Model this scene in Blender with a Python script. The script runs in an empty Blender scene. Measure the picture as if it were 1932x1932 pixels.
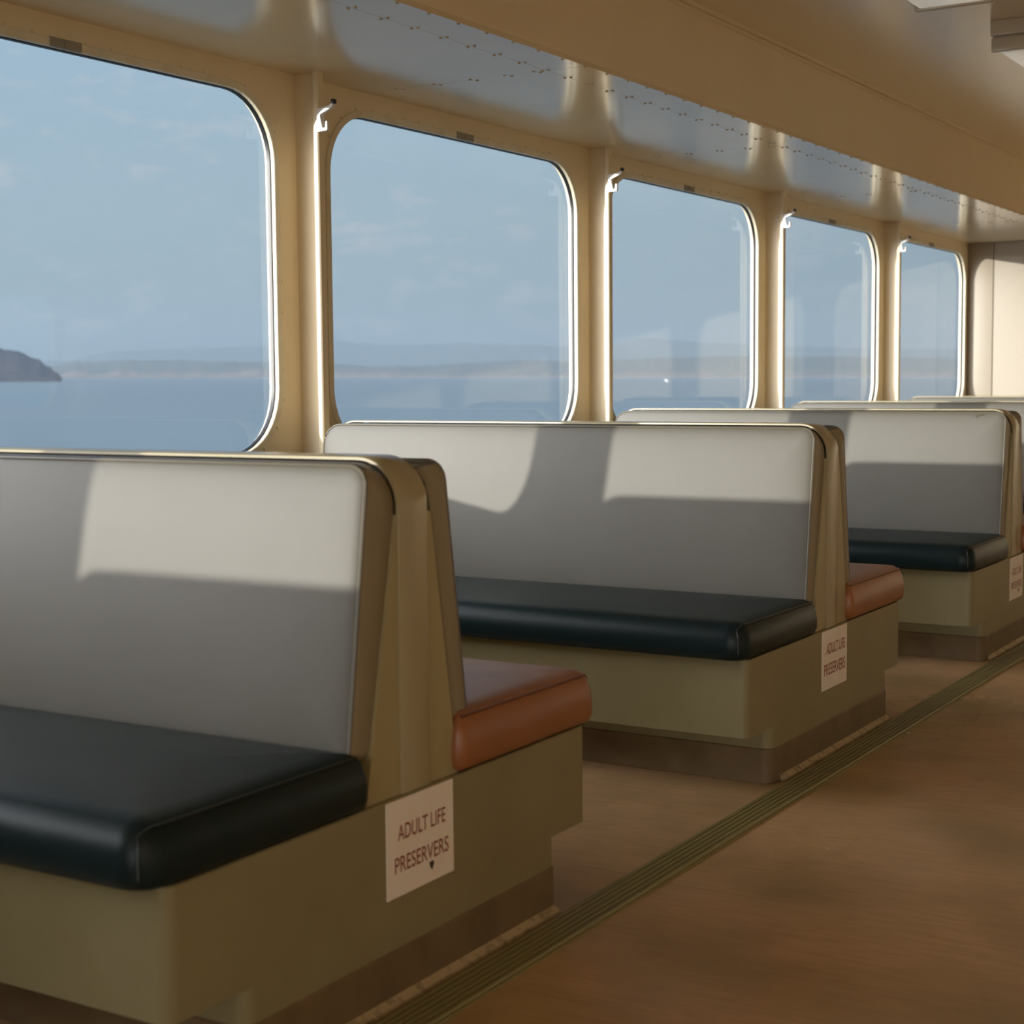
import bpy, bmesh, math, random
from mathutils import Vector, Matrix
from math import sin, cos, pi, radians, sqrt

random.seed(7)
S = bpy.context.scene
COL = S.collection

# ------------------------------------------------------------------ camera
P = 2.1                                   # pitch of posts, windows and benches along the ship (m)
CAM = Vector((1.6144 * P, -1.0609 * P, 0.511 * P))
yaw, pitch, roll = 0.5471, 0.0825, -0.0086
_f = Vector((-sin(yaw), cos(yaw), 0)); _r = Vector((cos(yaw), sin(yaw), 0)); _u = Vector((0, 0, 1))
FWD = _f * cos(pitch) - _u * sin(pitch); _u2 = _u * cos(pitch) + _f * sin(pitch)
RIGHT = _r * cos(roll) + _u2 * sin(roll); UP = _u2 * cos(roll) - _r * sin(roll)
cd = bpy.data.cameras.new('camera'); cam = bpy.data.objects.new('camera', cd); COL.objects.link(cam)
cam.matrix_world = Matrix(((RIGHT.x, UP.x, -FWD.x, CAM.x), (RIGHT.y, UP.y, -FWD.y, CAM.y),
                           (RIGHT.z, UP.z, -FWD.z, CAM.z), (0, 0, 0, 1)))
cd.sensor_width = 36; cd.sensor_height = 36; cd.sensor_fit = 'HORIZONTAL'
cd.lens = 36 * 2999.9 / 1932
cd.clip_start = 0.05; cd.clip_end = 60000
cd.dof.use_dof = True; cd.dof.focus_distance = 4.6; cd.dof.aperture_fstop = 5.6
S.camera = cam

# ------------------------------------------------------------------ sun, sky, exposure
SUN_E = radians(5.55)
SUN_H = Vector((0.583, 1.0, 0)).normalized()          # the way the light travels
sun_dir = SUN_H * cos(SUN_E) - _u * sin(SUN_E)
sd = bpy.data.lights.new('sun', 'SUN'); sun = bpy.data.objects.new('sun', sd); COL.objects.link(sun)
sun.rotation_euler = sun_dir.to_track_quat('-Z', 'Y').to_euler()
sd.energy = 2.75; sd.color = (1.0, 0.94, 0.84); sd.angle = radians(0.6)

W = bpy.data.worlds.new('sky'); S.world = W; W.use_nodes = True
nt = W.node_tree; nt.nodes.clear()
N = nt.nodes.new; L = nt.links.new
out = N('ShaderNodeOutputWorld'); bg = N('ShaderNodeBackground')
tc = N('ShaderNodeTexCoord'); sep = N('ShaderNodeSeparateXYZ'); L(tc.outputs['Generated'], sep.inputs[0])
ramp = N('ShaderNodeValToRGB')
rr = ramp.color_ramp; rr.elements[0].position = 0.0; rr.elements[0].color = (0.25, 0.32, 0.35, 1)
rr.elements[1].position = 1.0; rr.elements[1].color = (0.15, 0.26, 0.50, 1)
e = rr.elements.new(0.10); e.color = (0.27, 0.36, 0.415, 1)
e = rr.elements.new(0.24); e.color = (0.255, 0.375, 0.49, 1)
e = rr.elements.new(0.5); e.color = (0.165, 0.275, 0.45, 1)
L(sep.outputs['Z'], ramp.inputs[0])
# thin warm cloud flecks
mp = N('ShaderNodeMapping'); mp.inputs['Scale'].default_value = (1.0, 1.0, 2.6)
L(tc.outputs['Generated'], mp.inputs[0])
nz = N('ShaderNodeTexNoise'); nz.inputs['Scale'].default_value = 34; nz.inputs['Detail'].default_value = 5; nz.inputs['Roughness'].default_value = 0.55
L(mp.outputs[0], nz.inputs['Vector'])
nz2 = N('ShaderNodeTexNoise'); nz2.inputs['Scale'].default_value = 5.5; nz2.inputs['Detail'].default_value = 2
L(mp.outputs[0], nz2.inputs['Vector'])
cm = N('ShaderNodeMapRange'); cm.inputs[1].default_value = 0.50; cm.inputs[2].default_value = 0.78; L(nz.outputs['Fac'], cm.inputs[0])
cm2 = N('ShaderNodeMapRange'); cm2.inputs[1].default_value = 0.40; cm2.inputs[2].default_value = 0.62; L(nz2.outputs['Fac'], cm2.inputs[0])
mu = N('ShaderNodeMath'); mu.operation = 'MULTIPLY'; L(cm.outputs[0], mu.inputs[0]); L(cm2.outputs[0], mu.inputs[1])
mu2 = N('ShaderNodeMath'); mu2.operation = 'MULTIPLY'; mu2.inputs[1].default_value = 0.6; L(mu.outputs[0], mu2.inputs[0])
mx = N('ShaderNodeMix'); mx.data_type = 'RGBA'; L(mu2.outputs[0], mx.inputs[0]); L(ramp.outputs[0], mx.inputs[6]); mx.inputs[7].default_value = (0.50, 0.475, 0.485, 1)
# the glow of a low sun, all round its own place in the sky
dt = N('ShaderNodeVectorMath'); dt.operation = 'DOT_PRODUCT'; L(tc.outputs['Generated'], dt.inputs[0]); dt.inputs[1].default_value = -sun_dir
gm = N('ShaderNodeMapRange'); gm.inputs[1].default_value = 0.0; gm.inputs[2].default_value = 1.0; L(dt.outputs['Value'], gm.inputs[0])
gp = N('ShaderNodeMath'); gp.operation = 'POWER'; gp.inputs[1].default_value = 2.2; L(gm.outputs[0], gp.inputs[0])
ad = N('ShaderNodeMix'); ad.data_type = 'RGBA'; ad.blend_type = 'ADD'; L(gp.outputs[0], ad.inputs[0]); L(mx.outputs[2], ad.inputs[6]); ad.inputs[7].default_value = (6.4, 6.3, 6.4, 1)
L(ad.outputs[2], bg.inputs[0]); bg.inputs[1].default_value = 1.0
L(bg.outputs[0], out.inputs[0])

S.view_settings.view_transform = 'Standard'; S.view_settings.look = 'None'
S.view_settings.gamma = 1; S.view_settings.use_curve_mapping = False
S.view_settings.exposure = 0.50
S.cycles.use_denoising = True
S.cycles.max_bounces = 10; S.cycles.diffuse_bounces = 6; S.cycles.transparent_max_bounces = 16
S.cycles.volume_bounces = 0
S.cycles.sample_clamp_indirect = 8

# ------------------------------------------------------------------ materials
def mat(name, base, rough=0.5, spec=0.5, var=None, bump=None, coat=0.0, metal=0.0, col2=None, stretch=(1, 1, 1)):
    """base colour, a slow colour variation (scale, second colour, low, high) and a fine relief (scale, strength)"""
    m = bpy.data.materials.new(name); m.use_nodes = True
    t = m.node_tree; b = t.nodes['Principled BSDF']
    b.inputs['Base Color'].default_value = (*base, 1); b.inputs['Roughness'].default_value = rough
    b.inputs['Specular IOR Level'].default_value = spec; b.inputs['Metallic'].default_value = metal
    b.inputs['Coat Weight'].default_value = coat; b.inputs['Coat Roughness'].default_value = 0.12
    co = t.nodes.new('ShaderNodeTexCoord'); ma = t.nodes.new('ShaderNodeMapping'); ma.inputs['Scale'].default_value = stretch
    t.links.new(co.outputs['Object'], ma.inputs[0])
    if var:
        n = t.nodes.new('ShaderNodeTexNoise'); n.inputs['Scale'].default_value = var[0]; n.inputs['Detail'].default_value = 6
        t.links.new(ma.outputs[0], n.inputs['Vector'])
        r = t.nodes.new('ShaderNodeMapRange'); r.inputs[1].default_value = var[2]; r.inputs[2].default_value = var[3]
        t.links.new(n.outputs['Fac'], r.inputs[0])
        x = t.nodes.new('ShaderNodeMix'); x.data_type = 'RGBA'; t.links.new(r.outputs[0], x.inputs[0])
        x.inputs[6].default_value = (*base, 1); x.inputs[7].default_value = (*var[1], 1)
        t.links.new(x.outputs[2], b.inputs['Base Color'])
    if bump:
        prev = None
        for sc, st in (bump if isinstance(bump, list) else [bump]):
            n = t.nodes.new('ShaderNodeTexNoise'); n.inputs['Scale'].default_value = sc; n.inputs['Detail'].default_value = 3
            t.links.new(ma.outputs[0], n.inputs['Vector'])
            bp = t.nodes.new('ShaderNodeBump'); bp.inputs['Strength'].default_value = st; bp.inputs['Distance'].default_value = 0.01
            t.links.new(n.outputs['Fac'], bp.inputs['Height'])
            if prev: t.links.new(prev.outputs[0], bp.inputs['Normal'])
            prev = bp
        t.links.new(prev.outputs[0], b.inputs['Normal'])
    return m

M = {}
PAINT = (0.88, 0.755, 0.525)
M['paint'] = mat('cream_paint', PAINT, 0.34, 0.5, var=(3.0, (0.84, 0.71, 0.485), 0.4, 0.75), bump=[(60, 0.06), (5, 0.05)])
M['soffit'] = mat('glossy_soffit_paint', (0.83, 0.71, 0.49), 0.15, 0.5, var=(2.0, (0.78, 0.66, 0.44), 0.4, 0.75), bump=[(2.2, 0.16), (90, 0.02)])
M['ceil'] = mat('ceiling_paint', (0.87, 0.74, 0.50), 0.22, 0.6, bump=[(1.6, 0.16), (80, 0.02)])
M['panel'] = mat('darkened_bulkhead_beige', (0.38, 0.33, 0.255), 0.4, 0.4)  # colour darkened so the sunlit end wall does not burn out
M['steel_white'] = mat('white_steel_paint', (0.80, 0.76, 0.68), 0.35)
M['trim'] = mat('window_trim_paint', (0.82, 0.75, 0.57), 0.3, 0.5, var=(12, (0.74, 0.66, 0.48), 0.45, 0.7))
M['grey_patch'] = mat('bare_grey_patch', (0.34, 0.31, 0.25), 0.5)
M['gasket'] = mat('black_rubber_gasket', (0.012, 0.013, 0.014), 0.4)
M['hook'] = mat('white_enamel_hook', (0.85, 0.84, 0.80), 0.25)
M['black'] = mat('black_rubber_tip', (0.015, 0.015, 0.014), 0.5)
M['vinyl'] = mat('pale_grey_vinyl', (0.142, 0.135, 0.112), 0.45, 0.4, var=(3.5, (0.132, 0.125, 0.102), 0.4, 0.7), bump=[(900, 0.10), (7, 0.10)])
M['side_tone'] = mat('lighter_tan_side', (0.29, 0.245, 0.155), 0.42, 0.4, bump=(700, 0.08))
M['stain'] = mat('brown_wear_stain', (0.075, 0.06, 0.025), 0.6)
M['piping'] = mat('pale_grey_piping', (0.15, 0.135, 0.10), 0.4)
M['green'] = mat('dark_green_vinyl', (0.009, 0.020, 0.021), 0.33, 0.22, bump=[(700, 0.08), (6, 0.12)])
M['greenpipe'] = mat('dark_green_seam', (0.006, 0.013, 0.013), 0.4)
M['brown'] = mat('russet_brown_vinyl', (0.33, 0.125, 0.045), 0.34, 0.5, var=(5, (0.27, 0.10, 0.032), 0.4, 0.7), bump=[(500, 0.08), (6, 0.12)])
M['brownpipe'] = mat('russet_seam', (0.17, 0.055, 0.018), 0.45)
M['olive'] = mat('olive_tan_laminate', (0.275, 0.24, 0.125), 0.38, 0.45, var=(4, (0.24, 0.205, 0.10), 0.4, 0.7), bump=(300, 0.03))
M['cap'] = mat('tan_metal_cap', (0.40, 0.345, 0.20), 0.26, 0.6)
M['divider'] = mat('olive_tan_divider', (0.39, 0.335, 0.17), 0.38, 0.45)
M['kick'] = mat('brown_rubber_kick', (0.20, 0.14, 0.07), 0.5, 0.4, var=(9, (0.15, 0.10, 0.05), 0.4, 0.7))
M['caulk'] = mat('pale_edge_strip', (0.46, 0.36, 0.20), 0.5, 0.4, var=(40, (0.22, 0.16, 0.08), 0.5, 0.72))
M['sign'] = mat('cream_sign_card', (0.92, 0.86, 0.76), 0.45, 0.4, var=(6, (0.88, 0.78, 0.62), 0.45, 0.75))
M['letter'] = mat('red_brown_lettering', (0.30, 0.06, 0.03), 0.5)
M['floor'] = mat('brown_linoleum', (0.64, 0.42, 0.215), 0.42, 0.45, var=(1.9, (0.36, 0.26, 0.115), 0.42, 0.66), bump=[(14, 0.03)])
M['strip'] = mat('olive_ribbed_rubber', (0.27, 0.24, 0.095), 0.45, 0.4, var=(2.0, (0.22, 0.19, 0.07), 0.4, 0.7))
M['gap'] = mat('dark_joint', (0.05, 0.035, 0.02), 0.7)
M['fixture'] = mat('grey_white_fixture_enamel', (0.62, 0.56, 0.44), 0.3)
M['rivet'] = mat('painted_rivet', (0.62, 0.52, 0.36), 0.3)
# streaks in the linoleum
def streaks(m):
    t = m.node_tree; b = t.nodes['Principled BSDF']; src = b.inputs['Base Color'].links[0].from_socket
    co = t.nodes.new('ShaderNodeTexCoord'); ma = t.nodes.new('ShaderNodeMapping'); ma.inputs['Scale'].default_value = (2.2, 16, 1); ma.inputs['Rotation'].default_value = (0, 0, 0.35)
    t.links.new(co.outputs['Object'], ma.inputs[0])
    n = t.nodes.new('ShaderNodeTexNoise'); n.inputs['Scale'].default_value = 3.2; n.inputs['Detail'].default_value = 8; n.inputs['Roughness'].default_value = 0.7
    t.links.new(ma.outputs[0], n.inputs['Vector'])
    r = t.nodes.new('ShaderNodeMapRange'); r.inputs[1].default_value = 0.42; r.inputs[2].default_value = 0.72; r.inputs[4].default_value = 0.55
    t.links.new(n.outputs['Fac'], r.inputs[0])
    x = t.nodes.new('ShaderNodeMix'); x.data_type = 'RGBA'; t.links.new(r.outputs[0], x.inputs[0]); t.links.new(src, x.inputs[6]); x.inputs[7].default_value = (0.37, 0.225, 0.105, 1)
    t.links.new(x.outputs[2], b.inputs['Base Color'])
streaks(M['floor'])
def wear(m, lo, hi):
    t = m.node_tree; b = t.nodes['Principled BSDF']; co = t.nodes.new('ShaderNodeTexCoord')
    n = t.nodes.new('ShaderNodeTexNoise'); n.inputs['Scale'].default_value = 1.3; n.inputs['Detail'].default_value = 6
    t.links.new(co.outputs['Object'], n.inputs['Vector'])
    r = t.nodes.new('ShaderNodeMapRange'); r.inputs[1].default_value = 0.35; r.inputs[2].default_value = 0.65; r.inputs[3].default_value = lo; r.inputs[4].default_value = hi
    t.links.new(n.outputs['Fac'], r.inputs[0]); t.links.new(r.outputs[0], b.inputs['Roughness'])
wear(M['floor'], 0.24, 0.55)

def glass(name):
    m = bpy.data.materials.new(name); m.use_nodes = True; t = m.node_tree; t.nodes.clear()
    o = t.nodes.new('ShaderNodeOutputMaterial'); mixs = t.nodes.new('ShaderNodeMixShader')
    f = t.nodes.new('ShaderNodeFresnel'); f.inputs['IOR'].default_value = 1.52
    tr = t.nodes.new('ShaderNodeBsdfTransparent'); tr.inputs[0].default_value = (0.95, 0.965, 0.965, 1)
    g = t.nodes.new('ShaderNodeBsdfGlossy'); g.inputs['Roughness'].default_value = 0.01
    t.links.new(f.outputs[0], mixs.inputs[0]); t.links.new(tr.outputs[0], mixs.inputs[1]); t.links.new(g.outputs[0], mixs.inputs[2])
    t.links.new(mixs.outputs[0], o.inputs[0]); return m
M['glass'] = glass('window_glass')

def lamp_mat():
    m = mat('lit_prismatic_lens', (0.75, 0.72, 0.64), 0.25)
    b = m.node_tree.nodes['Principled BSDF']
    b.inputs['Emission Color'].default_value = (1.0, 0.93, 0.80, 1); b.inputs['Emission Strength'].default_value = 0.15
    return m
M['lens'] = lamp_mat()

def sea_mat():
    m = mat('sea_water', (0.105, 0.145, 0.165), 0.32, 0.5)
    t = m.node_tree; b = t.nodes['Principled BSDF']
    co = t.nodes.new('ShaderNodeTexCoord'); ma = t.nodes.new('ShaderNodeMapping'); ma.inputs['Scale'].default_value = (0.35, 0.12, 1)
    t.links.new(co.outputs['Object'], ma.inputs[0])
    n = t.nodes.new('ShaderNodeTexNoise'); n.inputs['Scale'].default_value = 0.22; n.inputs['Detail'].default_value = 7
    t.links.new(ma.outputs[0], n.inputs['Vector'])
    bp = t.nodes.new('ShaderNodeBump'); bp.inputs['Strength'].default_value = 0.35; bp.inputs['Distance'].default_value = 0.5
    t.links.new(n.outputs['Fac'], bp.inputs['Height']); t.links.new(bp.outputs[0], b.inputs['Normal'])
    return m
M['sea'] = sea_mat()
M['wood'] = mat('evergreen_hillside', (0.058, 0.050, 0.062), 0.9, 0.1, var=(0.01, (0.075, 0.062, 0.066), 0.4, 0.6))
M['shore'] = mat('wooded_shore', (0.085, 0.095, 0.08), 0.9, 0.1, var=(0.006, (0.12, 0.11, 0.085), 0.4, 0.6))
M['hill'] = mat('distant_hill', (0.09, 0.11, 0.09), 0.9, 0.1)
M['bluff'] = mat('pale_shore_bluff', (0.21, 0.155, 0.125), 0.9, 0.1)
M['boat'] = mat('white_boat_paint', (0.85, 0.85, 0.85), 0.4)

# ------------------------------------------------------------------ mesh helpers
def finish(name, bm, m, parent=None, sharp=0.6, smooth=True):
    bmesh.ops.remove_doubles(bm, verts=bm.verts, dist=1e-5)
    bmesh.ops.recalc_face_normals(bm, faces=bm.faces)
    for f in bm.faces: f.smooth = smooth
    for ed in bm.edges:
        if len(ed.link_faces) == 2 and ed.calc_face_angle(0) > sharp: ed.smooth = False
    me = bpy.data.meshes.new(name); bm.to_mesh(me); bm.free()
    me.materials.append(m)
    o = bpy.data.objects.new(name, me); COL.objects.link(o)
    if parent: o.parent = parent
    return o

def add_box(bm, x0, x1, y0, y1, z0, z1, bev=0.0, seg=2):
    vs = [bm.verts.new((x, y, z)) for x in (x0, x1) for y in (y0, y1) for z in (z0, z1)]
    fs = [(0, 1, 3, 2), (4, 6, 7, 5), (0, 4, 5, 1), (2, 3, 7, 6), (0, 2, 6, 4), (1, 5, 7, 3)]
    faces = [bm.faces.new([vs[i] for i in f]) for f in fs]
    if bev:
        es = list({e for f in faces for e in f.edges})
        bmesh.ops.bevel(bm, geom=es, offset=bev, segments=seg, profile=0.5, affect='EDGES')

def rrect(a0, a1, b0, b1, r, inset=0.0, n=6):
    """rounded rectangle in a plane; r is one radius or four (a0b0, a1b0, a1b1, a0b1)"""
    rs = r if isinstance(r, (list, tuple)) else [r] * 4
    a0 += inset; b0 += inset; a1 -= inset; b1 -= inset
    pts = []
    for (ca, cb, q), rad in zip(((a0, b0, 2), (a1, b0, 3), (a1, b1, 0), (a0, b1, 1)), rs):
        k = max(rad - inset, 0.0015)
        x = ca + k if ca == a0 else ca - k; y = cb + k if cb == b0 else cb - k
        for i in range(n + 1):
            t = q * pi / 2 + (pi / 2) * i / n
            pts.append((x + k * cos(t), y + k * sin(t)))
    return pts

def loft(bm, rings, cap=(True, True)):
    R = [[bm.verts.new(p) for p in ring] for ring in rings]
    n = len(R[0])
    for a, b in zip(R[:-1], R[1:]):
        for i in range(n): bm.faces.new((a[i], a[(i + 1) % n], b[(i + 1) % n], b[i]))
    if cap[0]: bm.faces.new(R[0][::-1])
    if cap[1]: bm.faces.new(R[-1])

def add_tube(bm, path, r, n=8, closed=False):
    path = [Vector(p) for p in path]; rings = []
    m = len(path)
    for i, p in enumerate(path):
        a = path[(i - 1) % m] if closed or i > 0 else p
        b = path[(i + 1) % m] if closed or i < m - 1 else p
        t = (b - a).normalized(); up = Vector((0, 0, 1)) if abs(t.z) < 0.9 else Vector((1, 0, 0))
        s = t.cross(up).normalized(); u = s.cross(t)
        rings.append([bm.verts.new(p + (s * cos(2 * pi * k / n) + u * sin(2 * pi * k / n)) * r) for k in range(n)])
    prs = list(zip(rings[:-1], rings[1:]))
    if closed: prs.append((rings[-1], rings[0]))
    for a, b in prs:
        for k in range(n): bm.faces.new((a[k], a[(k + 1) % n], b[(k + 1) % n], b[k]))
    if not closed: bm.faces.new(rings[0][::-1]); bm.faces.new(rings[-1])

def prism(bm, poly, axis, d0, d1):
    """poly of 2D points pushed along an axis: 'x' -> (y,z), 'y' -> (x,z), 'z' -> (x,y)"""
    def p3(p, d): return (d, p[0], p[1]) if axis == 'x' else ((p[0], d, p[1]) if axis == 'y' else (p[0], p[1], d))
    loft(bm, [[p3(p, d0) for p in poly], [p3(p, d1) for p in poly]])

def add_knob(bm, c, axis, r, h, n=10):
    """a low domed head along +x or -z"""
    c = Vector(c); rings = []
    for rr_, hh in ((r, 0), (r, h * 0.45), (r * 0.75, h * 0.85), (r * 0.3, h)):
        ring = []
        for k in range(n):
            a = 2 * pi * k / n
            ring.append(c + (Vector((hh, rr_ * cos(a), rr_ * sin(a))) if axis == 'x' else Vector((rr_ * cos(a), rr_ * sin(a), -hh))))
        rings.append(ring)
    loft(bm, rings, (False, True))

def tag(o, label=None, cat=None, group=None, kind=None):
    if label: o['label'] = label
    if cat: o['category'] = cat
    if group: o['group'] = group
    if kind: o['kind'] = kind
    return o
def empty(name, loc, label=None, cat=None, group=None, kind=None):
    o = bpy.data.objects.new(name, None); COL.objects.link(o); o.location = loc; o.empty_display_size = 0.1
    return tag(o, label, cat, group, kind)
def copy_tree(o, parent=None):
    c = o.copy(); COL.objects.link(c)
    if parent: c.parent = parent
    for ch in list(o.children): copy_tree(ch, c)
    return c

# ------------------------------------------------------------------ room shell
XI, XO = -0.115, -0.160            # inner and outer face of the window wall
Y0, Y1 = -8.4, 10.5                # near and far bulkheads
XR = 10.0                          # opposite wall
ZS, ZC = 2.12, 2.49                # soffit and ceiling heights
WY0, WY1, WZ0, WZ1, WR = 0.205, 2.0, 0.835, 2.03, 0.22   # window opening inside one bay

def wall_bay(bm, yb, xi, xo, grow=0.0):
    """one bay of wall with a rounded window hole: inner face, reveal, wider outer opening, outer face"""
    n = 8
    hole_i = rrect(yb + WY0, yb + WY1, WZ0, WZ1, WR, 0, n)
    hole_o = rrect(yb + WY0, yb + WY1, WZ0, WZ1, WR, -grow, n)
    xm = xi + (xo - xi) * 0.45
    def outer(x):
        pts = []
        corners = [(yb, 0.0), (yb + P, 0.0), (yb + P, ZS), (yb, ZS)]
        cs = [(yb + WY0, WZ0), (yb + WY1, WZ0), (yb + WY1, WZ1), (yb + WY0, WZ1)]
        for (cy_, cz_), (hy, hz) in zip(corners, cs):
            for i in range(n + 1):
                t = i / n
                first = ((cy_, hz) if (cy_ == yb and cz_ == 0) or (cy_ == yb + P and cz_ == ZS) else (hy, cz_))
                last = ((hy, cz_) if first == (cy_, hz) else (cy_, hz))
                if t <= 0.5: q = (first[0] + (cy_ - first[0]) * t * 2, first[1] + (cz_ - first[1]) * t * 2)
                else: q = (cy_ + (last[0] - cy_) * (t - 0.5) * 2, cz_ + (last[1] - cz_) * (t - 0.5) * 2)
                pts.append((x, q[0], q[1]))
        return pts
    h = lambda ps, x: [(x, a, b) for a, b in ps]
    loft(bm, [outer(xi), h(hole_i, xi), h(hole_i, xm), h(hole_o, xm), h(hole_o, xo), outer(xo)], (False, False))

bm = bmesh.new()
for k in range(-4, 5): wall_bay(bm, k * P, XI, XO, 0.012)
wall_left = tag(finish('wall_left', bm, M['paint'], sharp=0.5), kind='structure')
bm = bmesh.new()
add_box(bm, XR, XR + 0.09, Y0, 3 * P, 0, ZS)                 # unseen wall left solid for sun bounce, then windows as on the near side
for k in range(3, 5): wall_bay(bm, k * P, XR, XR + 0.09, 0.0)
add_box(bm, XR, XR + 0.09, Y0, Y1, ZS, ZC)
tag(finish('wall_right', bm, M['paint'], sharp=0.5), kind='structure')
bm = bmesh.new(); add_box(bm, XO, XR + 0.09, Y1, Y1 + 0.08, 0, ZC + 0.1)
wf = tag(finish('wall_far', bm, M['paint']), kind='structure')
bm = bmesh.new(); add_box(bm, XI + 0.002, 0.085, Y1 - 0.018, Y1 - 0.001, 0.0, ZS - 0.002, 0.004, 2); finish('panel', bm, M['panel'], wf)
bm = bmesh.new(); add_box(bm, 0.089, 1.30, Y1 - 0.012, Y1 - 0.001, 0.0, ZS - 0.002, 0.002, 1); finish('panel', bm, M['panel'], wf)
bm = bmesh.new()                                     # unseen bulkhead behind the camera; its big openings are added to bring in light
xs_ = [XO, 2.9, 4.6, 4.68, 6.38, 6.46, 8.1, 8.18, 9.8, XR + 0.09]
for i, (a, c) in enumerate(zip(xs_[:-1], xs_[1:])):
    if i % 2 == 0: add_box(bm, a, c, Y0 - 0.08, Y0, 0, ZC + 0.1)
    else:
        add_box(bm, a, c, Y0 - 0.08, Y0, 0, 0.40); add_box(bm, a, c, Y0 - 0.08, Y0, 2.38, ZC + 0.1)
tag(finish('wall_near', bm, M['paint']), kind='structure')
bm = bmesh.new(); add_box(bm, XO, XR + 0.09, Y0 - 0.08, Y1 + 0.08, -0.10, -0.004)
floor = tag(finish('floor', bm, M['gap']), kind='structure')
# linoleum sheets, butted with hairline joints
def sheet(x0, x1, y0, y1):
    b = bmesh.new(); add_box(b, x0 + 0.0006, x1 - 0.0006, y0 + 0.0006, y1 - 0.0006, -0.004, 0.0)
    finish('linoleum_sheet', b, M['floor'], floor)
ys = [Y0, -3.61, -1.41, 0.79, 2.99, 5.19, 7.39, Y1]
for a, b_ in zip(ys[:-1], ys[1:]): sheet(XI, 1.89, a, b_)
ys = [Y0, -2.7, 0.30, 3.3, 6.3, 9.3, Y1]
for a, b_ in zip(ys[:-1], ys[1:]):
    for x0, x1 in ((1.89, 4.24), (4.24, XR)): sheet(x0, x1, a, b_)

# ceiling, dropped box along the windows, soffit of riveted plates
bm = bmesh.new(); add_box(bm, XO, XR + 0.09, Y0 - 0.08, Y1 + 0.08, ZC, ZC + 0.1)
ceiling = tag(finish('ceiling', bm, M['ceil']), kind='structure')
XB = 0.79
bm = bmesh.new(); add_box(bm, XB - 0.02, XB, Y0, Y1, ZS + 0.0155, ZC)
add_box(bm, XB - 0.012, XB + 0.012, Y0, Y1, ZC - 0.016, ZC)          # folded lip at the top
add_box(bm, XB - 0.012, XB + 0.004, Y0, Y1, ZC - 0.034, ZC - 0.022)
finish('fascia', bm, M['paint'], ceiling)
soff = []
ys = [Y0] + [0.44 + P * k for k in range(-4, 5)] + [Y1]
for a, b_ in zip(ys[:-1], ys[1:]):
    for x0, x1 in ((XI - 0.03, 0.64), (0.64, XB + 0.0008)):
        b = bmesh.new(); add_box(b, x0 + 0.0008, x1 - 0.0008, a + 0.0008, b_ - 0.0008, ZS, ZS + 0.015)
        soff.append(finish('soffit_plate', b, M['soffit'], ceiling))
bm = bmesh.new(); add_box(bm, XO, XB - 0.021, Y0, Y1, ZS + 0.0155, ZS + 0.03)
finish('soffit_backing', bm, M['paint'], ceiling)
bm = bmesh.new()
y = -1.5
while y < 10.3:
    for x in (0.628, 0.652): add_knob(bm, (x, y, ZS), 'z', 0.0055, 0.004, 8)
    add_knob(bm, (0.782, y + 0.02, ZS), 'z', 0.0055, 0.004, 8)
    y += 0.155
for k in range(-1, 5):
    for x in (0.03, 0.19, 0.345, 0.485, 0.60):
        for d in (-0.013, 0.013): add_knob(bm, (x + d * 0.5, 0.44 + P * k + d, ZS), 'z', 0.0055, 0.004, 8)
tag(finish('rivets', bm, M['rivet'], ceiling), kind='stuff')

# posts between the windows: steel angle bars standing on the wall
def post(k):
    y = k * P; b = bmesh.new()
    prof = [(XI, y + 0.122), (-0.022, y + 0.122), (-0.022, y + 0.103), (-0.019, y + 0.1), (-0.004, y + 0.1), (0.0, y + 0.104),
            (0.0, y + 0.133), (-0.004, y + 0.137), (XI, y + 0.137)]
    prof = [(a, c - 0.1) for a, c in prof]
    prism(b, prof, 'z', 0.0, ZS)
    finish('post', b, M['paint'], wall_left)
for k in range(-3, 5): post(k)

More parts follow.
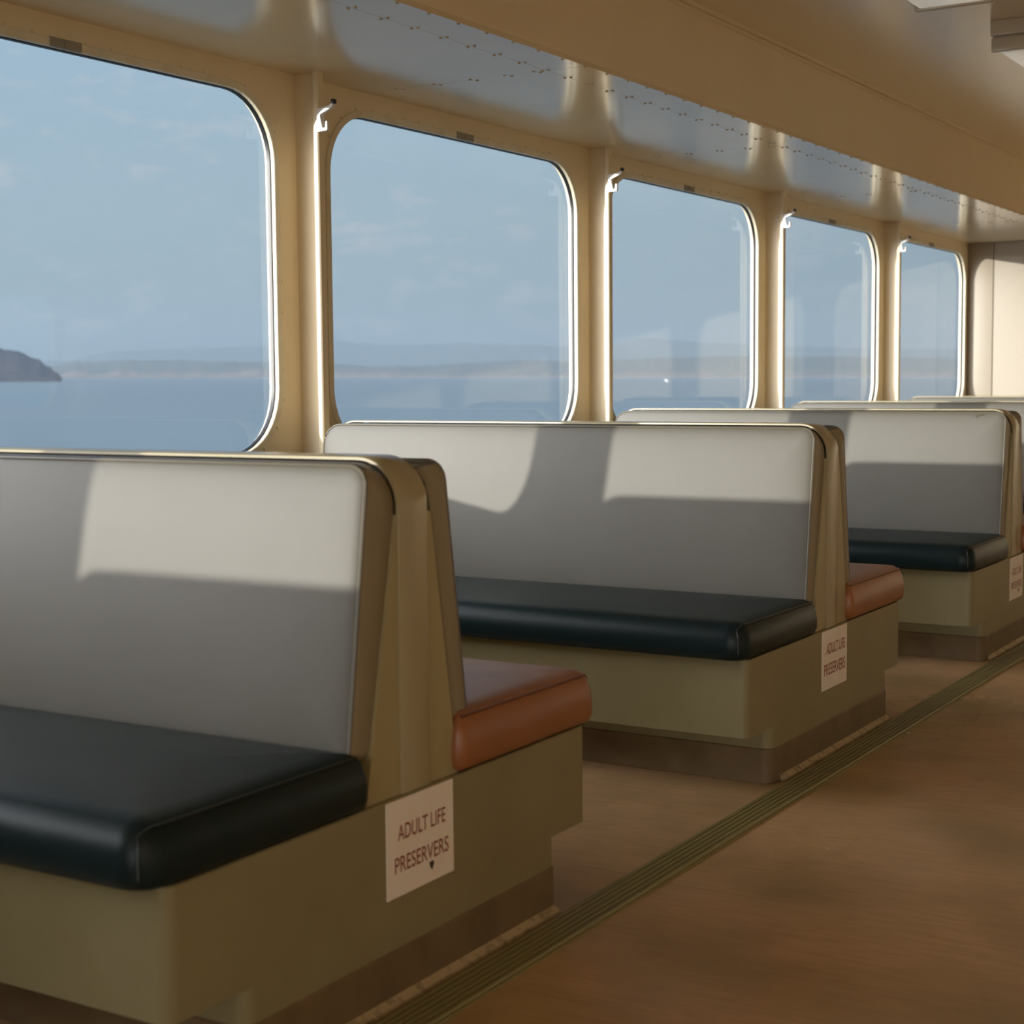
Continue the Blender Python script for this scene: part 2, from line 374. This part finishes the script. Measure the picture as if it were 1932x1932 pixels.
# windows: trim ring, rubber gasket, pane, bolts, joint plate
def make_window():
    w = empty('window_1', (0, 0, 0), kind='structure')
    n = 10
    ring = lambda ins, x: [(x, a, b) for a, b in rrect(WY0, WY1, WZ0, WZ1, WR, ins, n)]
    b = bmesh.new(); loft(b, [ring(-0.024, XI), ring(-0.024, XI + 0.005), ring(-0.022, XI + 0.007), ring(-0.001, XI + 0.007), ring(0.001, XI + 0.005), ring(0.001, XI - 0.012)], (False, False))
    finish('trim_ring', b, M['trim'], w)
    xg = XI - 0.018
    b = bmesh.new(); loft(b, [ring(-0.002, XI - 0.010), ring(0.0035, XI - 0.010), ring(0.0045, XI - 0.014), ring(0.0045, xg - 0.006), ring(-0.004, xg - 0.006)], (False, False))
    finish('gasket', b, M['gasket'], w)
    b = bmesh.new(); b.faces.new([b.verts.new(p) for p in ring(-0.002, xg)])
    finish('pane', b, M['glass'], w)
    b = bmesh.new()
    o = rrect(WY0, WY1, WZ0, WZ1, WR, -0.030, 40)
    # bolt heads along the outer edge of the ring
    pts = [Vector(p) for p in o] + [Vector(o[0])]; acc = 0
    for p, q in zip(pts[:-1], pts[1:]):
        sgl = (q - p).length; d = 0.1 - acc
        while d <= sgl:
            c = p + (q - p) * (d / sgl); add_knob(b, (XI, c.x, c.y), 'x', 0.006, 0.005, 8); d += 0.1
        acc = (acc + sgl) % 0.1
    tag(finish('bolts', b, M['paint'], w), kind='stuff')
    b = bmesh.new(); yc = (WY0 + WY1) / 2 - 0.02
    add_box(b, XI, XI + 0.010, yc - 0.06, yc + 0.06, WZ1 - 0.001, WZ1 + 0.026, 0.001, 1)
    add_box(b, XI, XI + 0.013, yc - 0.006, yc + 0.002, WZ1 - 0.001, WZ1 + 0.022)
    finish('joint_plate', b, M['grey_patch'], w)
    return w
win = make_window()
for i, k in enumerate(range(0, 5)):
    o = win if i == 0 else copy_tree(win)
    o.name = 'window_%d' % (i + 1); o.location = (0, k * P, 0)
for i, k in enumerate(range(-4, 0)):
    o = copy_tree(win); o.name = 'window_%d' % (i + 6); o.location = (0, k * P, 0)

# ribbed rubber strip in the floor at the bench ends
bm = bmesh.new(); x0, x1 = 1.845, 1.938; nr = 6; prof = [(x0, 0.0), (x0, 0.004)]
wr = (x1 - x0 - 0.006) / nr
for i in range(nr):
    a = x0 + 0.003 + i * wr
    prof += [(a + wr * 0.12, 0.004), (a + wr * 0.26, 0.0085), (a + wr * 0.74, 0.0085), (a + wr * 0.88, 0.004)]
prof += [(x1, 0.004), (x1, 0.0)]
prism(bm, prof, 'y', Y0 + 0.01, Y1 - 0.01)
tag(finish('floor_strip', bm, M['strip'], sharp=0.3), 'ribbed olive green rubber strip running along the floor past the bench ends', 'floor strip')

# ------------------------------------------------------------------ benches
def text_mesh(body, height, width, sy=1.0):
    cu = bpy.data.curves.new('lettering', 'FONT'); cu.body = body; cu.size = 1.0; cu.extrude = 0.0; cu.offset = 0.006
    to = bpy.data.objects.new('lettering', cu); COL.objects.link(to)
    dg = bpy.context.evaluated_depsgraph_get(); me = bpy.data.meshes.new_from_object(to.evaluated_get(dg))
    bpy.data.objects.remove(to); bpy.data.curves.remove(cu)
    xs = [v.co.x for v in me.vertices]; zs = [v.co.y for v in me.vertices]
    ax, bx, az, bz = min(xs), max(xs), min(zs), max(zs)
    vs = [((v.co.x - ax) / (bx - ax) * width, (v.co.y - az) / (bz - az) * height) for v in me.vertices]
    fs = [tuple(p.vertices) for p in me.polygons]
    bpy.data.meshes.remove(me)
    return vs, fs

def lettering(parent, lines, x, thin=None):
    if len(lines) > 1:
        for i, l in enumerate(lines): lettering(parent, [l], x, thin if i == 0 else None)
        return
    verts, faces = [], []
    for body, y, z, h, w in lines:
        vs, fs = text_mesh(body, h, w); o = len(verts)
        verts += [(x, y + a, z + c) for a, c in vs]; faces += [tuple(i + o for i in f) for f in fs]
    if thin:
        for y0, y1, z0, z1 in thin:
            o = len(verts); verts += [(x, y0, z0), (x, y1, z0), (x, y1, z1), (x, y0, z1)]; faces.append((o, o + 1, o + 2, o + 3))
    me = bpy.data.meshes.new('lettering'); me.from_pydata(verts, [], faces); me.materials.append(M['letter'])
    o = bpy.data.objects.new('lettering', me); COL.objects.link(o); o.parent = parent
    return o

XE = 1.82
HB = 0.611
UO = 0.02                          # the backs and the band sit a little behind the middle of the box
def make_bench():
    t = empty('booth_bench', (0, 0, 0))
    # olive box under the seats, rounded at the aisle corners
    b = bmesh.new()
    o = lambda ins: rrect(XI + 0.002, XE, -HB - 0.006, HB + 0.006, [0.002, 0.024, 0.010, 0.002], ins, 5)
    loft(b, [[(x, y, z) for x, y in o(i)] for i, z in ((0, 0.155), (0, 0.356), (0.002, 0.358))])
    finish('base_box', b, M['olive'], t)
    b = bmesh.new()
    o2 = lambda ins: rrect(XI + 0.002, XE, -0.455, 0.485, [0.002, 0.03, 0.008, 0.002], ins, 5)
    loft(b, [[(x, y, z) for x, y in o2(0.0)] for z in (0.0, 0.155)])
    finish('plinth', b, M['olive'], t)
    b = bmesh.new()
    loft(b, [[(x, y, z) for x, y in o2(i)] for i, z in ((-0.0035, 0.001), (-0.0035, 0.092), (-0.001, 0.095))])
    finish('kick_board', b, M['kick'], t)
    b = bmesh.new(); prism(b, [(1.8235, 0.0005), (1.839, 0.0005), (1.8365, 0.007), (1.826, 0.014), (1.8235, 0.016)], 'y', -0.40, 0.482)
    finish('edge_strip', b, M['caulk'], t)
    # wedge between the two backs
    b = bmesh.new(); prism(b, [(UO + y, z) for y, z in ((-0.143, 0.358), (0.138, 0.358), (0.059, 0.845), (-0.046, 0.845))], 'x', 0.085, 1.808)
    finish('divider', b, M['divider'], t)
    # metal band over the end and along the top
    def arc(cx_, cz_, r, a0, a1, n): return [(cx_ + r * cos(a0 + (a1 - a0) * i / n), cz_ + r * sin(a0 + (a1 - a0) * i / n)) for i in range(n + 1)]
    R = 0.085; ZT = 0.944; xa, xb = 1.8125, 0.055
    path = [(xa, 0.358)] + arc(xa - R, ZT - R, R, 0, pi / 2, 10) + arc(xb + R, ZT - R, R, pi / 2, pi, 10) + [(xb, 0.40)]
    b = bmesh.new(); th = 0.006; rings = []
    m_ = len(path)
    for i, p in enumerate(path):
        a = Vector(path[max(i - 1, 0)]); c = Vector(path[min(i + 1, m_ - 1)]); tt = (c - a).normalized()
        nn = Vector((tt.y, -tt.x))                       # outward
        q = Vector(p) - nn * th; ha = 0.0445
        p2 = Vector(p)
        rings.append([(p_[0], p_[1] + UO, p_[2]) for p_ in [(q.x, -ha, q.y), (p2.x - nn.x * 0.0015, -ha, p2.y - nn.y * 0.0015), (p2.x, -ha + 0.003, p2.y),
                      (p2.x, ha - 0.003, p2.y), (p2.x - nn.x * 0.0015, ha, p2.y - nn.y * 0.0015), (q.x, ha, q.y)]])
    loft(b, rings); finish('cap_band', b, M['cap'], t, sharp=0.9)
    # the two padded backs
    def back(sgn):
        b = bmesh.new()
        def P3(x, s, d):      # s along the height, d: 0 rear face .. 1 front face
            f = s / 0.475
            yf = (0.180 - 0.062 * f) if sgn < 0 else (0.183 - 0.067 * f); yr = (0.104 - 0.078 * f) if sgn < 0 else (0.133 - 0.075 * f)
            return (x, UO + sgn * (yr + (yf - yr) * d), 0.455 + s * 0.995)
        orr = lambda ins, d=1.0: rrect(0.070, 1.802, -0.022, 0.482, [0.02, 0.02, 0.085 - 0.05 * min(max(d, 0), 1), 0.065], ins, 7)
        prof = [(0.004, 0.0), (0.0, 0.08), (0.0, 0.84), (0.0015, 0.92), (0.005, 0.975), (0.010, 1.0), (0.022, 1.025), (0.045, 1.05), (0.08, 1.07), (0.13, 1.085)]
        loft(b, [[P3(x, s, d) for x, s in orr(i, d)] for i, d in prof])
        ob = finish('backrest', b, M['vinyl'], t, sharp=1.0)
        ob.data.materials.append(M['side_tone'])
        for p_ in ob.data.polygons:
            if p_.normal.x > 0.6: p_.material_index = 1  # aisle end faces take a lighter, tanner colour than the front
        b = bmesh.new(); add_tube(b, [P3(x, s, 0.965) for x, s in orr(0.0035, 0.965)], 0.0036, 6, True)
        finish('piping', b, M['piping'], ob)
        return ob
    back(-1); back(1)
    # the two seat cushions
    def seat(sgn, ztop, m, mp, name_lab):
        b = bmesh.new(); y0, y1 = 0.138, 0.672
        z0 = 0.3595; h = ztop - z0
        orr = lambda ins: [(x, sgn * y) for x, y in rrect(XI + 0.02, 1.832, y0, y1, [0.01, 0.02, 0.055, 0.01], ins, 7)]
        prof = [(0.02, 0.0), (0.006, 0.006), (0.0, 0.02), (0.0, h * 0.45), (0.003, h * 0.62), (0.010, h * 0.80), (0.020, h * 0.91), (0.034, h * 0.97), (0.06, h), (0.12, h + 0.004), (0.2, h + 0.006)]
        loft(b, [[(x, y, z0 + z) for x, y in orr(i)] for i, z in prof])
        ob = finish('seat_cushion', b, m, t, sharp=1.2)
        # welt along the end edge and down the front
        up_ = orr(0.0170); pth = [(up_[i][0], up_[i][1], z0 + h * 0.885) for i in (15, 16, 17, 18)]
        pth[0] = (up_[15][0], sgn * (y0 + 0.02), z0 + h * 0.885)
        for ins_, f_ in ((0.009, 0.79), (0.003, 0.62), (0.0, 0.45), (0.0, 0.2)):
            q_ = orr(ins_)[20]; pth.append((q_[0], q_[1], z0 + h * f_))
        b = bmesh.new(); add_tube(b, pth, 0.0032, 6); finish('seam', b, mp, ob)
        ob['label'] = name_lab
    seat(-1, 0.462, M['green'], M['greenpipe'], 'dark green seat cushion')
    seat(1, 0.474, M['brown'], M['brownpipe'], 'russet brown seat cushion')
    # the sign on the end
    b = bmesh.new(); add_box(b, XE + 0.0002, XE + 0.0022, -0.087, 0.120, 0.185, 0.3555, 0.0008, 1)
    sg = finish('sign', b, M['sign'], t)
    xs = XE + 0.0026
    lettering(sg, [('ADULT LIFE', -0.054, 0.283, 0.0275, 0.147), ('PRESERVERS', -0.064, 0.227, 0.0285, 0.166)], xs)
    b = bmesh.new(); b.faces.new([b.verts.new((xs, y_, z_)) for y_, z_ in ((0.040, 0.221), (0.052, 0.223), (0.056, 0.216), (0.052, 0.211), (0.050, 0.205), (0.046, 0.209), (0.043, 0.213))])
    finish('scrape', b, M['gap'], sg)
    return t

bench = make_bench()
labels = {0: 'nearest back-to-back bench, dark green seat in front, largest life preserver sign',
          1: 'second bench from the front, a crossed-out line on its sign, rounded dark green seat',
          2: 'third bench back, cut by the right edge, stained top corner on its grey back',
          3: 'fourth bench back, only the top of its pale back showing behind the third',
          4: 'farthest bench, a thin pale top edge below the end bulkhead',
          -1: 'bench beside the camera, outside the picture, whose shadow crosses the nearest backrest'}
GB = 'back-to-back benches along the windows'
benches = {}
for k in (0, 1, 2, 3, 4, -1):
    o = bench if k == 0 else copy_tree(bench)
    o.location = (0, k * P + 0.013, 0); tag(o, labels[k], 'bench', GB); benches[k] = o
# the second bench has its own narrower sign
sg = [c for c in benches[1].children if c.name.startswith('sign')][0]
for c in list(sg.children): bpy.data.objects.remove(c)
lettering(sg, [('ADULT LIFE', -0.052, 0.286, 0.031, 0.152), ('PRESERVERS', -0.070, 0.226, 0.034, 0.172)], XE + 0.0026,
          thin=[(-0.074, 0.115, 0.2915, 0.2925)])

# the worn stain at the top corner of the third bench's near back
bk = sorted([c for c in benches[2].children if c.name.startswith('backrest')], key=lambda c: c.data.vertices[0].co.y)[0]
b = bmesh.new(); b.faces.new([b.verts.new((x, -0.1042 + (0.0012 if z > 0.92 else 0), z)) for x, z in ((1.676, 0.925), (1.688, 0.927), (1.712, 0.9255), (1.708, 0.921), (1.694, 0.919), (1.690, 0.914), (1.684, 0.911), (1.680, 0.9145), (1.682, 0.919))])
finish('stain', b, M['stain'], bk)

# ------------------------------------------------------------------ coat hooks on the posts
def make_hook():
    b = bmesh.new()
    w = lambda s: s
    # plate, lower hook with turned-up tip, long upper arm
    prof = [(0.001, 1.915), (0.040, 1.917), (0.043, 1.921), (0.043, 1.946), (0.040, 1.949), (0.036, 1.947), (0.034, 1.927), (0.022, 1.926),
            (0.013, 1.964), (0.014, 1.972), (0.060, 1.990), (0.068, 1.998), (0.066, 2.006), (0.060, 2.004), (0.052, 1.999), (0.001, 1.990)]
    prism(b, prof, 'y', -0.006, 0.008)
    add_box(b, 0.0, 0.004, -0.006, 0.030, 1.915, 1.99)
    o = finish('coat_hook', b, M['hook'])
    b = bmesh.new(); add_box(b, 0.060, 0.074, -0.008, 0.010, 2.003, 2.018, 0.003, 2)
    finish('tip', b, M['black'], o)
    return o
hk = make_hook()
hl = ['white double coat hook on the nearest post, left of the second window', 'white double coat hook on the post between second and third windows',
      'white double coat hook on the third post from the left', 'white double coat hook on the farthest post, beside the last window']
for i, k in enumerate((1, 2, 3, 4)):
    o = hk if i == 0 else copy_tree(hk)
    o.location = (0, k * P, 0); tag(o, hl[i], 'coat hook', 'coat hooks on the window posts')

# ------------------------------------------------------------------ ceiling lights
def make_light():
    t = empty('ceiling_light', (0, 0, 0))
    b = bmesh.new(); add_box(b, 0.0, 0.27, 0.02, 1.20, -0.075, 0.0, 0.004, 2); finish('housing', b, M['fixture'], t)
    b = bmesh.new(); loft(b, [[(x, y, z) for x, y in rrect(0.012, 0.258, 0.035, 1.185, 0.01, i, 3)] for i, z in ((0, -0.075), (0, -0.105), (0.012, -0.118), (0.03, -0.122))])
    finish('lens', b, M['lens'], t)
    for y in (0.0, 1.185):
        b = bmesh.new(); add_box(b, -0.006, 0.276, y, y + 0.035, -0.062, 0.0, 0.004, 2); add_box(b, -0.002, 0.272, y + 0.004, y + 0.034, -0.122, -0.068, 0.004, 2)
        finish('end_cap', b, M['fixture'], t)
    return t
lt = make_light(); lt.location = (1.62, 2.27, ZC)
tag(lt, 'ceiling light with a pale lens at the top edge of the photo', 'ceiling light', 'fluorescent ceiling lights')
l2 = copy_tree(lt); l2.location = (1.665, 4.32, ZC)
tag(l2, 'ceiling light cut by the right edge, its banded end toward the camera', 'ceiling light', 'fluorescent ceiling lights')

# ------------------------------------------------------------------ outside: water, shore and hills (the ship heels a little against them)
dA = FWD + RIGHT * (0 - 966) / 2999.9 - UP * (709.5 - 966) / 2999.9
dB = FWD + RIGHT * (1932 - 966) / 2999.9 - UP * (708.0 - 966) / 2999.9
SN = dB.cross(dA).normalized() * -1
if SN.z < 0: SN = -SN
SF = (FWD - SN * FWD.dot(SN)).normalized(); SR = SF.cross(SN).normalized()
HS = 9.0
BASE = CAM - SN * HS
sea_m = Matrix(((SR.x, SF.x, SN.x, BASE.x), (SR.y, SF.y, SN.y, BASE.y), (SR.z, SF.z, SN.z, BASE.z), (0, 0, 0, 1)))
bm = bmesh.new()
rings = []
for r in (2.5, 20, 100, 500, 2000, 8000, 30000): rings.append([(r * cos(2 * pi * k / 48), r * sin(2 * pi * k / 48), 0) for k in range(48)])
loft(bm, rings, (True, False))
sea = finish('sea', bm, M['sea']); sea.matrix_world = sea_m
tag(sea, 'calm blue grey water beyond the windows', 'sea', kind='stuff')

def ridge(name, m, pts, d, depth, rough, seed, label, cat, bluff=None):
    """pts: (bearing in degrees from the camera axis, height in metres)"""
    rnd = random.Random(seed); b = bmesh.new(); cols = []
    a0, a1 = pts[0][0], pts[-1][0]; n = int((a1 - a0) / 0.12)
    ph = [(rnd.uniform(0.3, 9), rnd.uniform(0, 6.28), rnd.uniform(0.3, 1)) for _ in range(7)]
    for i in range(n + 1):
        a = a0 + (a1 - a0) * i / n
        for (p, q) in zip(pts[:-1], pts[1:]):
            if p[0] <= a <= q[0] + 1e-9:
                f = (a - p[0]) / (q[0] - p[0]); f = f * f * (3 - 2 * f); h = p[1] + (q[1] - p[1]) * f; break
        h = max(h + rough * (sum(w * sin(fr * a * 6 + s) for fr, s, w in ph) / 4 + rnd.uniform(-.4, .4)) * min(1, h / 10), 0.5)
        ar = radians(a); c = []
        for fr, fh in ((0, -0.02), (0.03, 0.30), (0.25, 0.62), (0.5, 1.0), (0.8, 0.6), (1.0, -0.02)):
            dd = d + depth * fr; c.append(b.verts.new((dd * sin(ar), dd * cos(ar), h * fh)))
        cols.append(c)
    for c0, c1 in zip(cols[:-1], cols[1:]):
        for j in range(5): b.faces.new((c0[j], c1[j], c1[j + 1], c0[j + 1]))
    o = finish(name, b, m); o.matrix_world = sea_m; tag(o, label, cat); return o
def bear(px): return math.degrees(math.atan((px - 966) / 2999.9))
def hgt(y, d, px): return (709 - y) * d / 2999.9 * cos(radians(bear(px))) + HS
def rp(lst, d, lo, hi): return lo + [(bear(px), max(hgt(y, d * 1.0, px), 0.6)) for px, y in lst] + hi
d = 2600
ridge('headland', M['wood'], rp([(-60, 652), (0, 654), (40, 661), (70, 674), (95, 690), (112, 704), (120, 713)], d, [(-48, 20), (-38, 70), (-30, 80), (-24, 66)], []), d, 260, 2.5, 3,
      'dark wooded headland above the water at the left edge', 'headland')
d = 7000
shore = ridge('wooded_shore', M['shore'], rp([(100, 690), (150, 681), (245, 678), (500, 681), (620, 686), (720, 690), (810, 689), (880, 685), (1000, 678), (1060, 682), (1160, 677), (1260, 674), (1400, 671), (1640, 673), (1800, 675)], d,
      [(-55, 60), (-40, 90), (-25, 60)], [(22, 95), (30, 70), (40, 50)]), d, 700, 5, 5, 'long low wooded shore across the water', 'shoreline')
bl_ = ridge('bluff', M['bluff'], rp([(100, 706), (150, 701), (200, 704), (230, 700), (330, 704), (420, 703), (480, 699), (560, 705), (620, 705), (720, 703), (860, 708), (1100, 708), (1250, 705), (1400, 708), (1700, 708)], d,
      [(-40, 20)], [(24, 14), (36, 10)]), d - 140, 120, 7, 11, 'x', 'x')
del bl_['label'], bl_['category']; bl_.parent = shore; bl_.matrix_parent_inverse = shore.matrix_world.inverted(); bl_['label'] = 'pale pinkish bluffs along the waterline'
d = 13000
ridge('distant_hills', M['hill'], rp([(130, 678), (180, 666), (220, 658), (300, 656), (360, 653), (420, 651), (500, 650), (600, 640), (640, 636), (680, 642), (740, 646), (880, 643), (1000, 646), (1080, 650), (1170, 642), (1220, 633), (1260, 635), (1330, 642), (1500, 650), (1700, 655)], d,
      [(-55, 60), (-30, 90)], [(24, 160), (34, 120), (45, 80)]), d, 2500, 8, 9, 'pale blue hills behind the wooded shore', 'hills')
bt = empty('boat', sea_m @ Vector((2500 * math.tan(radians(bear(1257))), 2500, 0)), 'tiny white boat on the water, seen through the third window', 'boat')
bm = bmesh.new(); loft(bm, [[(x * s, y * s, z) for x, y in ((-3.2, -1), (2, -1.2), (4.2, 0), (2, 1.2), (-3.2, 1))] for s, z in ((0.8, -0.2), (1, 1.1))]); finish('hull', bm, M['boat'], bt)
bm = bmesh.new(); loft(bm, [[(x * s, y * s, z) for x, y in ((-1.8, -0.8), (1.2, -0.8), (1.2, 0.8), (-1.8, 0.8))] for s, z in ((1, 1.0), (0.8, 2.9))]); finish('cabin', bm, M['boat'], bt)

# ------------------------------------------------------------------ haze over the water
hm = bpy.data.materials.new('sea_haze'); hm.use_nodes = True; t = hm.node_tree; t.nodes.clear()
o_ = t.nodes.new('ShaderNodeOutputMaterial'); v_ = t.nodes.new('ShaderNodeVolumeScatter')
v_.inputs['Color'].default_value = (0.34, 0.44, 0.52, 1); v_.inputs['Density'].default_value = 0.00014; v_.inputs['Anisotropy'].default_value = 0.0
va = t.nodes.new('ShaderNodeVolumeAbsorption'); va.inputs['Color'].default_value = (0.34, 0.44, 0.52, 1); va.inputs['Density'].default_value = 0.00014
as_ = t.nodes.new('ShaderNodeAddShader'); t.links.new(v_.outputs[0], as_.inputs[0]); t.links.new(va.outputs[0], as_.inputs[1])
t.links.new(as_.outputs[0], o_.inputs['Volume'])
bm = bmesh.new()
prof = [(500, 1), (12900, 1), (12900, 330), (500, 330)]
loft(bm, [[(r * sin(radians(a_)), r * cos(radians(a_)), z) for r, z in prof] for a_ in range(-44, 39, 2)])
hz = finish('haze', bm, hm); hz.matrix_world = sea_m
tag(hz, 'thin pale haze lying over the water and the far hills', 'haze', kind='stuff')
